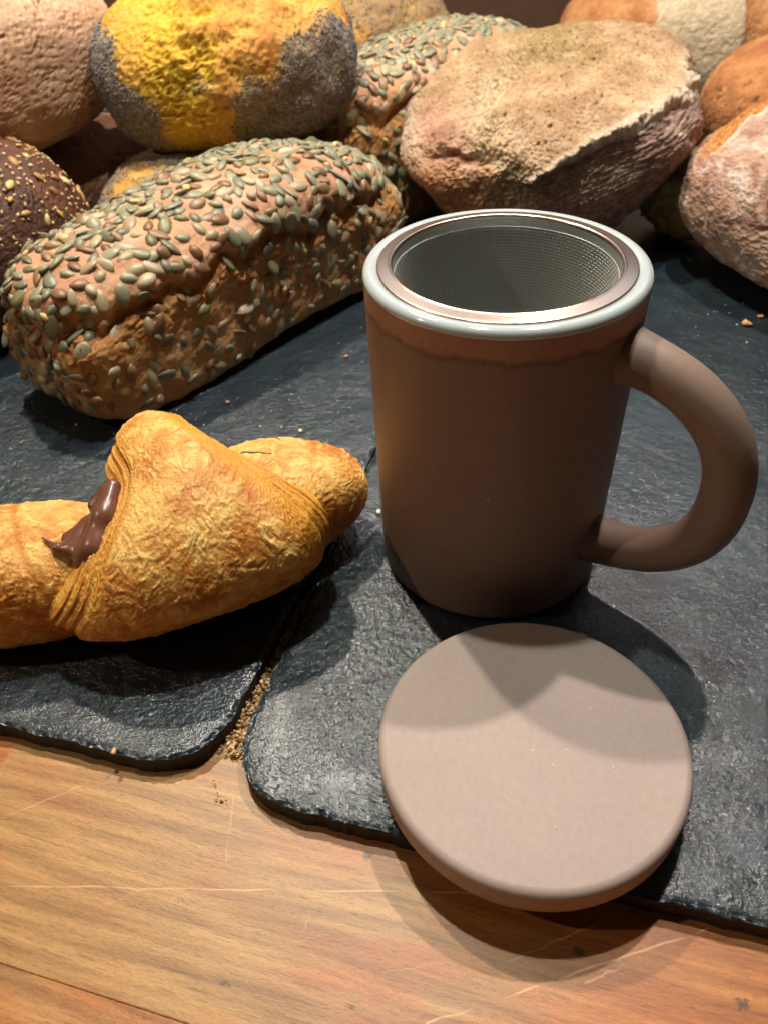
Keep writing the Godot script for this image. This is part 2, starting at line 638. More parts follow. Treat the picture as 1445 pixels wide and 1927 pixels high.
# ---------------------------------------------------------------- slates
func slate_mesh(right: bool) -> Dictionary:
	var rad := 0.024
	var e0 := 0.104 if right else 0.1080
	var e_end := 0.80
	var nu := 330
	var nv := 420
	var big := fnl(51 if right else 52, 22.0, 2)
	var med := fnl(53 if right else 54, 230.0, 4)
	var warp := fnl(60, 60.0, 2)
	var fine := fnl(55, 420.0, 3, true)
	var edge := fnl(57 if right else 58, 90.0, 4)
	var chip := fnl(59, 260.0, 3)
	var row := []
	var V := PackedVector3Array()
	var C := PackedColorArray()
	var w := nu + 1
	var side := 1.0 if right else -1.0
	for j in nv + 1:
		var t := float(j) / nv
		var b := (e_end - e0) * pow(t, 1.9)
		var ww := -0.0920 if right else -0.0985 + 0.05 * clampf(b - 0.028, 0.0, 0.11)
		if b < rad:
			ww += side * (rad - sqrt(maxf(rad * rad - (rad - b) * (rad - b), 0.0)))
		ww += edge.get_noise_2d(b, 3.0) * 0.0009
		for i in nu + 1:
			var s := float(i) / nu
			var x := ww + side * 0.62 * pow(s, 1.7)
			var front := edge.get_noise_2d(x, 11.0) * 0.0009 * (1.0 - ss(0.0, 0.02, b))
			var p := E1 * x + E2 * (e0 + b + front)
			var rough := (1.0 - ss(0.0, 0.09, p.x + big.get_noise_2d(p.x, p.z) * 0.04)) * (1.0 - 0.6 * ss(-0.22, -0.32, p.z)) if right else 0.55
			var de := minf(side * (x - ww), b)
			var h := big.get_noise_2d(p.x, p.z) * 0.0005 + med.get_noise_2d(p.x + warp.get_noise_2d(p.x, p.z) * 0.01, p.z) * (0.00004 + 0.00020 * rough) + fine.get_noise_2d(p.x, p.z) * 0.00030 * (0.05 + rough)
			h -= gauss(de - 0.0, 0.0016) * (0.0006 + 0.0016 * maxf(chip.get_noise_2d(p.x, p.z), 0.0))
			p.y = minf(h, 0.0002) - 0.0003
			V.append(p)
			var g := 0.5 + 0.5 * big.get_noise_2d(p.z * 1.7 + 4.0, p.x * 1.7)
			var c := srgb(46, 54, 66).lerp(srgb(43, 58, 62), g)
			C.append(c.srgb_to_linear())
	var N := grid_normals(V, nu, nv, false, 1.0)
	var sy := 0.0
	for k in range(0, N.size(), 50):
		sy += N[k].y
	if sy < 0:
		for k in N.size():
			N[k] = -N[k]
	var I := PackedInt32Array()
	for j in nv:
		for i in nu:
			var a := j * w + i
			if side > 0:
				I.append_array(PackedInt32Array([a, a + w, a + 1, a + 1, a + w, a + w + 1]))
			else:
				I.append_array(PackedInt32Array([a, a + 1, a + w, a + 1, a + w + 1, a + w]))
	# the cut edge: down the seam side and along the front
	var rim := PackedVector3Array()
	for j in range(nv, 0, -1):
		rim.append(V[j * w])
	for i in nu + 1:
		rim.append(V[i])
	var ev := PackedVector3Array()
	var en := PackedVector3Array()
	var ei := PackedInt32Array()
	var n := rim.size()
	for k in n:
		var d := (rim[mini(k + 1, n - 1)] - rim[maxi(k - 1, 0)])
		d.y = 0
		d = d.normalized()
		var o := d.cross(Vector3.UP) * (1.0 if right else -1.0)
		for lv in [0.0, 0.3, 0.65, 1.0]:
			var y := lerpf(rim[k].y, -0.0079, lv)
			var wob := chip.get_noise_3d(rim[k].x, y * 2.0, rim[k].z) * 0.0007 * sin(lv * PI)
			ev.append(Vector3(rim[k].x, y, rim[k].z) + o * wob)
			en.append(o)
	for k in n - 1:
		for l in 3:
			var a := k * 4 + l
			if right:
				ei.append_array(PackedInt32Array([a, a + 4, a + 1, a + 4, a + 5, a + 1]))
			else:
				ei.append_array(PackedInt32Array([a, a + 1, a + 4, a + 4, a + 1, a + 5]))
	return {"top": arrays_mesh(V, N, I, C), "edge": arrays_mesh(ev, en, ei)}

func build_slates() -> void:
	var m := mat(0.25, Color.WHITE, 0.11, slate_h, 1.0, slate_c)
	m.metallic_specular = 0.62
	var em := mat(0.7, srgb(38, 34, 31), 0.05, slate_h, 1.0, null, false)
	var a := thing("slate_board", "black riven slate board with rounded corner under the croissant", "slate board")
	var sl := slate_mesh(false)
	obj("riven_top", sl.top, m, a)
	obj("cut_edge", sl.edge, em, a)
	var b := thing("slate_board", "black riven slate board standing under the mug and the lid", "slate board")
	var sr := slate_mesh(true)
	var m2: StandardMaterial3D = m.duplicate()
	m2.heightmap_scale = 0.075
	m2.uv1_scale = Vector3.ONE / 0.09
	obj("riven_top", sr.top, m2, b)
	obj("cut_edge", sr.edge, em, b)

# ---------------------------------------------------------------- mug
const MUG := Vector3(0.0415, 0.0, -0.230)

func clay(rough := 0.52) -> StandardMaterial3D:
	var m := mat(rough, Color.WHITE, 0.03, clay_h, 0.10, clay_c)
	m.metallic_specular = 0.4
	return m

func build_mug() -> void:
	var mug := thing("mug", "tall matt brown clay mug with pale glazed lip and loop handle", "mug", MUG)
	var cm := clay()
	var n1 := fnl(61, 90.0, 3)
	var n2 := fnl(62, 420.0, 2)
	var n3 := fnl(63, 14.0, 2)
	var prof := PackedVector2Array()
	prof.append(Vector2(0.0001, 0.0005))
	prof.append(Vector2(0.0385, 0.0005))
	arc(prof, Vector2(0.0398, 0.0028), 0.0024, -80, 0, 6)
	for i in 150:
		var t := float(i + 1) / 150.0
		prof.append(Vector2(lerpf(0.0422, 0.04400, t), lerpf(0.003, 0.1176, t)))
	var body_tint := func(an: float, _k: int, p: Vector3) -> Color:
		var edge := 0.1098 + n1.get_noise_3d(p.x, p.y * 0.3, p.z) * 0.0013
		var c := srgb(138, 115, 103)
		var raw := srgb(170, 130, 110)
		var f := ss(-0.0006, 0.0006, p.y - edge)
		var grain := n2.get_noise_3d(p.x, p.y * 2.0, p.z)
		c = c.lerp(raw, f)
		var dark := gauss(p.y - edge, 0.0011) * (0.35 + 0.5 * maxf(n1.get_noise_3d(p.x * 3.0, p.y, p.z * 3.0), 0.0)) + ss(0.35, 0.7, grain) * f * 0.3
		c = c.lerp(srgb(84, 56, 44), clampf(dark, 0, 0.8))
		var k := 1.0 + 0.04 * n3.get_noise_3d(p.x, p.y, p.z) + 0.016 * n2.get_noise_3d(p.x * 0.8, p.y * 0.04, p.z * 0.8) + 0.03 * grain
		return Color(c.r * k, c.g * k, c.b * k)
	obj("body", lathe(prof, 300, body_tint), cm, mug)
	# glaze over the lip and down the inside
	var gp := PackedVector2Array()
	gp.append(Vector2(0.0437, 0.1168))
	gp.append(Vector2(0.04408, 0.1172))
	arc(gp, Vector2(0.0419, 0.1176), 0.0022, 0, 90, 10)
	arc(gp, Vector2(0.0412, 0.1174), 0.0024, 90, 180, 10)
	gp.append(Vector2(0.0388, 0.112))
	gp.append(Vector2(0.0380, 0.06))
	gp.append(Vector2(0.0370, 0.008))
	arc(gp, Vector2(0.033, 0.008), 0.004, 0, -90, 6)
	gp.append(Vector2(0.0001, 0.004))
	var gm := StandardMaterial3D.new()
	gm.albedo_color = srgb(176, 185, 186)
	gm.roughness = 0.12
	gm.clearcoat_enabled = true
	gm.clearcoat = 0.6
	gm.clearcoat_roughness = 0.05
	var gwob := func(p: Vector3, an: float, k: int) -> Vector3:
		if k == 0:
			p.y += n1.get_noise_2d(cos(an) * 0.02, sin(an) * 0.02) * 0.0005
		return p
	obj("glazed_lip", lathe(gp, 240, null, gwob), gm, mug)
	# handle: a round loop in the plane that holds the mug's axis
	var phi := 0.6876
	var dir := Vector3(cos(phi), 0, sin(phi))
	var yt := 0.1010
	var yb := 0.0255
	var pts := PackedVector3Array()
	var rad := PackedFloat32Array()
	for i in 81:
		var t := PI * i / 80.0
		var s := signf(cos(t)) * pow(absf(cos(t)), 0.88)
		var k := pow(sin(t), 0.88) if i > 0 and i < 80 else 0.0
		pts.append(dir * (0.0365 + 0.0445 * k) + Vector3.UP * ((yt + yb) / 2 + (yt - yb) / 2 * s))
		var fl := maxf(0.0, 1.0 - minf(i, 80 - i) / 13.0)
		rad.append(0.0078 + 0.0028 * fl * fl * fl)
	var hm := tube_plane(pts, rad, 40, dir.cross(Vector3.UP).normalized(), srgb(140, 118, 106))
	obj("handle", hm, cm, mug)
	var fm := SphereMesh.new()
	fm.radius = 0.00035
	fm.height = 0.0005
	fm.radial_segments = 8
	fm.rings = 4
	var wm := StandardMaterial3D.new()
	wm.albedo_color = srgb(225, 215, 200)
	wm.roughness = 0.6
	obj("fleck", fm, wm, mug, Transform3D(Basis.IDENTITY, Vector3(-0.0085, 0.0600, 0.0422)))

	# infuser
	var inf := thing("tea_infuser", "round steel mesh tea infuser basket sitting in the brown mug", "tea infuser", MUG + Vector3(0, 0.0, 0))
	var steel := StandardMaterial3D.new()
	steel.albedo_color = srgb(206, 186, 172)
	steel.metallic = 1.0
	steel.roughness = 0.27
	var rp := PackedVector2Array()
	rp.append(Vector2(0.0386, 0.1186))
	rp.append(Vector2(0.0396, 0.1188))
	arc(rp, Vector2(0.0392, 0.1194), 0.0006, -30, 85, 6)
	rp.append(Vector2(0.0386, 0.1201))
	rp.append(Vector2(0.0374, 0.1203))
	rp.append(Vector2(0.0362, 0.12045))
	rp.append(Vector2(0.0357, 0.1206))
	arc(rp, Vector2(0.0356, 0.1199), 0.0008, 95, 180, 7)
	rp.append(Vector2(0.0348, 0.1190))
	obj("rim_ring", lathe(rp, 240), steel, inf)
	var cp := PackedVector2Array([Vector2(0.0348, 0.1195), Vector2(0.0347, 0.1185), Vector2(0.03465, 0.1175), Vector2(0.0345, 0.1164), Vector2(0.0350, 0.1162), Vector2(0.0352, 0.117), Vector2(0.0354, 0.119)])
	var st2 := steel.duplicate()
	st2.roughness = 0.3
	st2.albedo_color = srgb(178, 184, 180)
	st2.metallic = 0.6
	obj("collar", lathe(cp, 200), st2, inf)
	var wire := StandardMaterial3D.new()
	wire.albedo_color = srgb(206, 206, 200)
	wire.metallic = 0.3
	wire.roughness = 0.38
	var wv := wires(0.0343, 0.1168, 0.0300, 0.050, 216, 64, 0.00019)
	for k in 2:
		var o := obj(["upright_wires", "hoop_wires"][k], wv[k], wire, inf)
		o.set_meta("kind", "stuff")
	var dm := PackedVector2Array([Vector2(0.0001, 0.0502), Vector2(0.0285, 0.0502), Vector2(0.0300, 0.0510), Vector2(0.0302, 0.054)])
	obj("base_plate", lathe(dm, 80), st2, inf)
	# seam where the mesh sheet overlaps itself, pressed in ridges
	var sv := PackedVector3Array()
	var sn := PackedVector3Array()
	var si := PackedInt32Array()
	var rows := 160
	for j in rows + 1:
		var t := float(j) / rows
		var y := lerpf(0.1166, 0.052, t)
		var r := lerpf(0.0343, 0.0300, t) - 0.00035 - 0.00016 * sin(t * 46.0 * TAU)
		for i in 9:
			var an := deg_to_rad(168.0 + i * 1.9)
			sv.append(Vector3(cos(an) * r, y, sin(an) * r))
	sn = grid_normals(sv, 8, rows, false, -1.0)
	for j in rows:
		for i in 8:
			var a := j * 9 + i
			si.append_array(PackedInt32Array([a, a + 1, a + 9, a + 1, a + 10, a + 9]))
	obj("seam_strip", arrays_mesh(sv, sn, si), st2, inf)

func tube_plane(pts: PackedVector3Array, radii: PackedFloat32Array, sides: int, across: Vector3, c: Color) -> ArrayMesh:
	var V := PackedVector3Array()
	var N := PackedVector3Array()
	var C := PackedColorArray()
	var I := PackedInt32Array()
	for k in pts.size():
		var d := (pts[mini(k + 1, pts.size() - 1)] - pts[maxi(k - 1, 0)]).normalized()
		var q := across.cross(d).normalized()
		for i in sides + 1:
			var an := TAU * i / sides
			var dd := across * cos(an) + q * sin(an)
			V.append(pts[k] + dd * radii[k])
			N.append(dd)
			C.append(c.srgb_to_linear())
	for k in pts.size() - 1:
		for i in sides:
			var a := k * (sides + 1) + i
			var e := a + sides + 1
			I.append_array(PackedInt32Array([a, a + 1, e, a + 1, e + 1, e]))
	return arrays_mesh(V, N, I, C)

func wires(r0: float, y0: float, r1: float, y1: float, n: int, m: int, wr: float) -> Array:
	var out := []
	for kind in 2:
		var V := PackedVector3Array()
		var N := PackedVector3Array()
		var I := PackedInt32Array()
		var lines := n if kind == 0 else m
		var steps := m if kind == 0 else n
		V.resize(lines * (steps + 1) * 3)
		N.resize(V.size())
		I.resize(lines * steps * 18)
		var v := 0
		var t := 0
		for l in lines:
			for s in steps + 1:
				var a := l if kind == 0 else s
				var j := s if kind == 0 else l
				var an := TAU * (a % n) / n
				var f := float(j) / m
				var sgn := 1.0 if (a + j) % 2 == 0 else -1.0
				if kind == 1:
					sgn = -sgn
				var rr := lerpf(r0, r1, f) + sgn * wr * 0.75
				var o := Vector3(cos(an), 0, sin(an))
				var side := Vector3(-sin(an), 0, cos(an)) if kind == 0 else Vector3.UP
				var c := o * rr + Vector3.UP * lerpf(y0, y1, f)
				for q in 3:
					var qa := TAU * q / 3.0 + PI / 2
					var dd := side * cos(qa) - o * sin(qa)
					V[v] = c + dd * wr
					N[v] = dd
					v += 1
			for s in steps:
				var b := (l * (steps + 1) + s) * 3
				for q in 3:
					var q2 := (q + 1) % 3
					I[t] = b + q; I[t + 1] = b + 3 + q; I[t + 2] = b + q2
					I[t + 3] = b + q2; I[t + 4] = b + 3 + q; I[t + 5] = b + 3 + q2
					t += 6
		out.append(arrays_mesh(V, N, I))
	return out

func build_lid() -> void:
	var at := Vector3(0.0404, 0.0, -0.1294)
	var lid := thing("mug_cover", "round matt brown clay lid lying flat in front of mug", "lid", at)
	var n3 := fnl(71, 30.0, 2)
	var prof := PackedVector2Array()
	prof.append(Vector2(0.0001, 0.0004))
	prof.append(Vector2(0.0340, 0.0004))
	prof.append(Vector2(0.0345, 0.0009))
	prof.append(Vector2(0.0345, 0.0042))
	prof.append(Vector2(0.0435, 0.0042))
	arc(prof, Vector2(0.0443, 0.0060), 0.0018, -80, -10, 6)
	for i in 5:
		prof.append(Vector2(0.0461 + 0.0002 * i / 4.0, lerpf(0.0066, 0.0125, i / 4.0)))
	arc(prof, Vector2(0.0436, 0.0125), 0.0027, 0, 86, 16)
	for i in 10:
		prof.append(Vector2(lerpf(0.0434, 0.0001, (i + 1) / 10.0), 0.01520 + 0.0002 * (i + 1) / 10.0))
	var tint := func(_an: float, _k: int, p: Vector3) -> Color:
		var k := 1.0 + 0.03 * n3.get_noise_3d(p.x, p.y, p.z)
		return Color(0.672 * k, 0.604 * k, 0.575 * k)
	obj("disc", lathe(prof, 240, tint), clay(0.55), lid)
	var fm := SphereMesh.new()
	fm.radius = 0.0003
	fm.height = 0.0005
	fm.radial_segments = 8
	fm.rings = 4
	var wm := StandardMaterial3D.new()
	wm.albedo_color = srgb(235, 225, 210)
	wm.roughness = 0.6
	for p in [[0.0091, 0.0045], [-0.0005, 0.0042], [0.0042, 0.0092], [0.0250, -0.0094], [0.0195, -0.0090], [0.0012, 0.0280], [0.0215, 0.0110], [-0.0290, 0.0030], [-0.0090, 0.0170]]:
		var k := rng.randf_range(0.5, 1.0)
		obj("fleck", fm, wm, lid, Transform3D(Basis.IDENTITY.scaled(Vector3(k, k, k)), Vector3(p[0], 0.01538, p[1])))

# ---------------------------------------------------------------- croissant
func build_croissant() -> void:
	var X := Vector3(0.92, 0, -0.39).normalized()
	var Z := Vector3(0.39, 0, 0.92).normalized()
	var root := thing("croissant", "golden filled croissant on the left slate board", "croissant", Vector3(-0.083, 0.0, -0.224), Basis(X, Vector3.UP, Z))
	var m := mat(0.46, Color.WHITE, 0.055, crust_h, 0.8, crumb_c)
	m.metallic_specular = 0.45
	m.subsurf_scatter_enabled = true
	m.subsurf_scatter_strength = 0.08
	var wr := fnl(81, 120.0, 4, true)
	var bl := fnl(82, 420.0, 3)
	var area := fnl(88, 42.0, 2)
	var pl1 := fnl(89, 150.0, 1)
	var pl2 := fnl(90, 110.0, 3)
	var tone := fnl(84, 45.0, 4)
	var fine := fnl(85, 700.0, 2)
	var warp := fnl(86, 70.0, 2)
	var flaky := func(p: Vector3) -> Color:
		var w := Vector3(warp.get_noise_3dv(p), warp.get_noise_3dv(p + Vector3(3, 0, 0)), warp.get_noise_3dv(p + Vector3(0, 3, 0))) * 0.006
		var r := wr.get_noise_3dv(p + w)
		var pa := ss(-0.3, 0.4, area.get_noise_3dv(p))
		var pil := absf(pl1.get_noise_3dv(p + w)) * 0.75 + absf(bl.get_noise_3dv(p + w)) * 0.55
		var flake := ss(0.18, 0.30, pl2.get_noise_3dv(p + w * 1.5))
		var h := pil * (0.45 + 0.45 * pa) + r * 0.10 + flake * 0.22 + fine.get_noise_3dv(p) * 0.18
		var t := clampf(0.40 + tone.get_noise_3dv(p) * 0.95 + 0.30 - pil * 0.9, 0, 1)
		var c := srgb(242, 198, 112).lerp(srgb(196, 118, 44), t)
		c = c.lerp(srgb(246, 214, 146), 0.6 * flake * ss(0.1, 0.5, pil))
		c.a = h
		return c
	# the broad middle roll
	var left := func(th: float) -> float:
		return -0.014 - 0.033 * ss(0.0, 2.1, th) + 0.001 * sin(th * 5.0)
	var right := func(th: float) -> float:
		return 0.026 + 0.027 * ss(-0.3, 1.5, th) + 0.001 * sin(th * 4.0 + 1.0)
	var mid := func(u: float, v: float) -> Vector3:
		var th := u * TAU - PI       # 0 = up, + = towards the viewer
		var l: float = left.call(th)
		var r: float = right.call(th)
		var vv := lerpf(v, 0.5 - 0.5 * cos(v * PI), 0.55)
		var s := lerpf(l, r, vv)
		var d := minf(s - l, r - s)
		var steps := 0.30 * ss(-0.0001, 0.0006, d) + 0.16 * ss(0.0016, 0.0024, d) + 0.15 * ss(0.0040, 0.0048, d) + 0.15 * ss(0.0065, 0.0074, d) + 0.24 * sqrt(clampf((d - 0.0070) / 0.014, 0, 1))
		var k := 0.42 + 0.32 * ss(-0.0001, 0.0005, d) + 0.26 * (steps - 0.30) / 0.70
		if d < 1e-6:
			k = 0.02
		var mdl := (l + r) * 0.5
		var bulge := 1.0 - (0.20 if s < mdl else lerpf(0.20, 0.07, ss(0.3, 1.3, th))) * pow((s - mdl) / maxf((r - l) * 0.5, 0.01), 2.0)
		var y := cos(th) * 0.0335 * k * bulge
		var z := sin(th) * (0.0460 + 0.0035 * ss(0.6, 1.6, th)) * k * bulge
		y = maxf(y, -0.0315)
		return Vector3(s, 0.0325 + y, 0.002 + z)
	var mid_skin := func(p: Vector3, n: Vector3, u: float, v: float) -> Color:
		var c: Color = flaky.call(p)
		var th := u * TAU - PI
		var l: float = left.call(th)
		var r: float = right.call(th)
		var d := minf(p.x - l, r - p.x)
		var e := 1.0 - ss(0.0070, 0.0100, d if p.x - l < r - p.x else d * 0.62)
		var band := bl.get_noise_3d(d * 9.0, th * 0.004, 2.0) + 0.6 * fine.get_noise_3d(d * 4.0, th * 0.003, 8.0)
		var st := srgb(205, 128, 42).lerp(srgb(236, 186, 92), clampf(0.5 + band, 0, 1))
		if r - p.x < p.x - l:
			st = st.lerp(srgb(224, 160, 30), 0.4)
		var a := lerpf(c.a, c.a * 0.25 + band * 0.55, e)
		c = c.lerp(st, e * 0.85)
		c.a = a
		return c
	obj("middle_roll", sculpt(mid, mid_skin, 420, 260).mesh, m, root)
	# the two tapering ends
	var horn := func(cx: float, cy: float, cz: float, ax: float, ay: float, az: float, turn: float) -> Callable:
		return func(u: float, v: float) -> Vector3:
			var p := block(u, v, ax, ay, ay, az, 2.6, 2.6)
			var tp := 1.0 - 0.22 * ss(0.0, 1.0, absf(p.x) / ax) * (1.0 if p.x * cx > 0 else 0.0)
			p.y *= tp
			p.z *= tp
			p = p.rotated(Vector3.UP, turn)
			p += Vector3(cx, cy, cz)
			p.y = maxf(p.y, 0.0012)
			return p
	var ring := func(p: Vector3, cx: float) -> Color:
		var c: Color = flaky.call(p)
		var d := absf(p.x - cx + p.y * 0.25 - 0.002)
		var g := gauss(d, 0.0012)
		c = c.lerp(srgb(190, 112, 40), g * 0.6)
		c.a -= g * 0.9
		return c
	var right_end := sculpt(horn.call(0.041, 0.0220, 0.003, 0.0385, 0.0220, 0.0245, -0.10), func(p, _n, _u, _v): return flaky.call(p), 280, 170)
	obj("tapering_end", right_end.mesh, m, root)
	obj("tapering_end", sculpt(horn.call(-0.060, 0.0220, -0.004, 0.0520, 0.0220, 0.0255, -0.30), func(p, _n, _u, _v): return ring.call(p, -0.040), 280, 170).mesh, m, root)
	# chocolate cream oozing from under the fold
	var cm := StandardMaterial3D.new()
	cm.albedo_color = srgb(106, 67, 51)
	cm.roughness = 0.28
	cm.metallic_specular = 0.55
	var balls := [
		[Vector3(-0.0135, 0.0550, 0.0080), Vector3(-0.0190, 0.0500, 0.0160), 0.0026, 0.0042],
		[Vector3(-0.0190, 0.0495, 0.0150), Vector3(-0.0250, 0.0430, 0.0225), 0.0042, 0.0056],
		[Vector3(-0.0245, 0.0430, 0.0220), Vector3(-0.0300, 0.0395, 0.0240), 0.0050, 0.0036],
		[Vector3(-0.0300, 0.0415, 0.0215), Vector3(-0.0370, 0.0430, 0.0160), 0.0030, 0.0014],
		[Vector3(-0.0370, 0.0432, 0.0160), Vector3(-0.0410, 0.0440, 0.0095), 0.0010, 0.0005],
		[Vector3(-0.0250, 0.0455, 0.0130), Vector3(-0.0320, 0.0430, 0.0170), 0.0036, 0.0026],
		[Vector3(-0.0290, 0.0410, 0.0180), Vector3(-0.0265, 0.0370, 0.0270), 0.0036, 0.0030],
		[Vector3(-0.0230, 0.0440, 0.0120), Vector3(-0.0330, 0.0425, 0.0120), 0.0040, 0.0024],
		[Vector3(-0.0165, 0.0540, 0.0075), Vector3(-0.0220, 0.0510, 0.0095), 0.0022, 0.0017]]
	obj("chocolate_filling", blob(balls, 0.0007, 0.0025), cm, root)
	# thin threads of chocolate lying on the right end
	for path in [[Vector2(0.0290, -0.0010), Vector2(0.0345, -0.0040), Vector2(0.0390, -0.0015), Vector2(0.0455, 0.0030)], [Vector2(0.0470, -0.0150), Vector2(0.0500, -0.0120), Vector2(0.0510, -0.0070)]]:
		var pts := PackedVector3Array()
		var rad := PackedFloat32Array()
		for i in 20:
			var t: float = i / 19.0 * (path.size() - 1)
			var k := mini(int(t), path.size() - 2)
			var q: Vector2 = path[k].lerp(path[k + 1], t - k)
			pts.append(Vector3(q.x, top_of(right_end, q.x, q.y), q.y))
			rad.append(0.00042 * sin(PI * (0.06 + 0.88 * i / 19.0)) + 0.0001)
		obj("chocolate_thread", tube(pts, rad, 7), cm, root)

func top_of(s: Dictionary, x: float, z: float) -> float:
	var P: PackedVector3Array = s.P
	var best := 0.0
	var sum := 0.0
	for p in P:
		var d := (p.x - x) * (p.x - x) + (p.z - z) * (p.z - z)
		if d < 4e-6 and p.y > 0.02:
			var w := 1.0 / (d + 2e-7)
			best += p.y * w
			sum += w
	return best / maxf(sum, 1e-9)

# surface nets over a smooth union of tapered capsules [from, to, r0, r1]
func blob(balls: Array, s: float, k: float) -> ArrayMesh:
	var lo := Vector3.INF
	var hi := -Vector3.INF
	for b in balls:
		for q in 2:
			lo = lo.min(b[q] - Vector3.ONE * (b[2 + q] + 0.003))
			hi = hi.max(b[q] + Vector3.ONE * (b[2 + q] + 0.003))
	var n := Vector3i(((hi - lo) / s).ceil()) + Vector3i.ONE
	var F := PackedFloat32Array()
	F.resize(n.x * n.y * n.z)
	for z in n.z:
		for y in n.y:
			for x in n.x:
				var p := lo + Vector3(x, y, z) * s
				var d := 1.0
				for b in balls:
					var ab: Vector3 = b[1] - b[0]
					var t := clampf((p - b[0]).dot(ab) / ab.length_squared(), 0, 1)
					var e: float = (p - b[0] - ab * t).length() - lerpf(b[2], b[3], t)
					var h := maxf(k - absf(d - e), 0.0) / k
					d = minf(d, e) - h * h * k * 0.25
				F[(z * n.y + y) * n.x + x] = d
	var V := PackedVector3Array()
	var N := PackedVector3Array()
	var I := PackedInt32Array()
	var idx := {}
	var sx := 1
	var sy := n.x
	var sz := n.x * n.y
	for z in n.z - 1:
		for y in n.y - 1:
			for x in n.x - 1:
				var o := z * sz + y * sy + x
				var c := [F[o], F[o + sx], F[o + sy], F[o + sx + sy], F[o + sz], F[o + sz + sx], F[o + sz + sy], F[o + sz + sx + sy]]
				var inside := 0
				for v in c:
					if v < 0: inside += 1
				if inside == 0 or inside == 8:
					continue
				var acc := Vector3.ZERO
				var cnt := 0
				for e in [[0, 1], [2, 3], [4, 5], [6, 7], [0, 2], [1, 3], [4, 6], [5, 7], [0, 4], [1, 5], [2, 6], [3, 7]]:
					var a: float = c[e[0]]
					var b: float = c[e[1]]
					if (a < 0) != (b < 0):
						var t := a / (a - b)
						var pa := Vector3(e[0] & 1, (e[0] >> 1) & 1, e[0] >> 2)
						var pb := Vector3(e[1] & 1, (e[1] >> 1) & 1, e[1] >> 2)
						acc += pa.lerp(pb, t)
						cnt += 1
				idx[o] = V.size()
				V.append(lo + (Vector3(x, y, z) + acc / cnt) * s)
				N.append(Vector3(c[1] + c[3] + c[5] + c[7] - c[0] - c[2] - c[4] - c[6], c[2] + c[3] + c[6] + c[7] - c[0] - c[1] - c[4] - c[5], c[4] + c[5] + c[6] + c[7] - c[0] - c[1] - c[2] - c[3]).normalized())
	for o in idx:
		var st := [sx, sy, sz]
		for ax in 3:
			var b: int = st[(ax + 1) % 3]
			var c: int = st[(ax + 2) % 3]
			var f0 := F[o]
			var f1 := F[o + st[ax]]
			if (f0 < 0) == (f1 < 0) or not (idx.has(o - b) and idx.has(o - c) and idx.has(o - b - c)):
				continue
			var q := [idx[o], idx[o - b], idx[o - b - c], idx[o - c]]
			if f0 < 0:
				I.append_array(PackedInt32Array([q[0], q[2], q[1], q[0], q[3], q[2]]))
			else:
				I.append_array(PackedInt32Array([q[0], q[1], q[2], q[0], q[2], q[3]]))
	return arrays_mesh(V, N, I)

# ---------------------------------------------------------------- breads
func seed_mats(list: Array, rough: float) -> Array:
	var out := []
	for c in list:
		var m := StandardMaterial3D.new()
		m.albedo_color = c
		m.roughness = rough
		out.append(m)
	return out

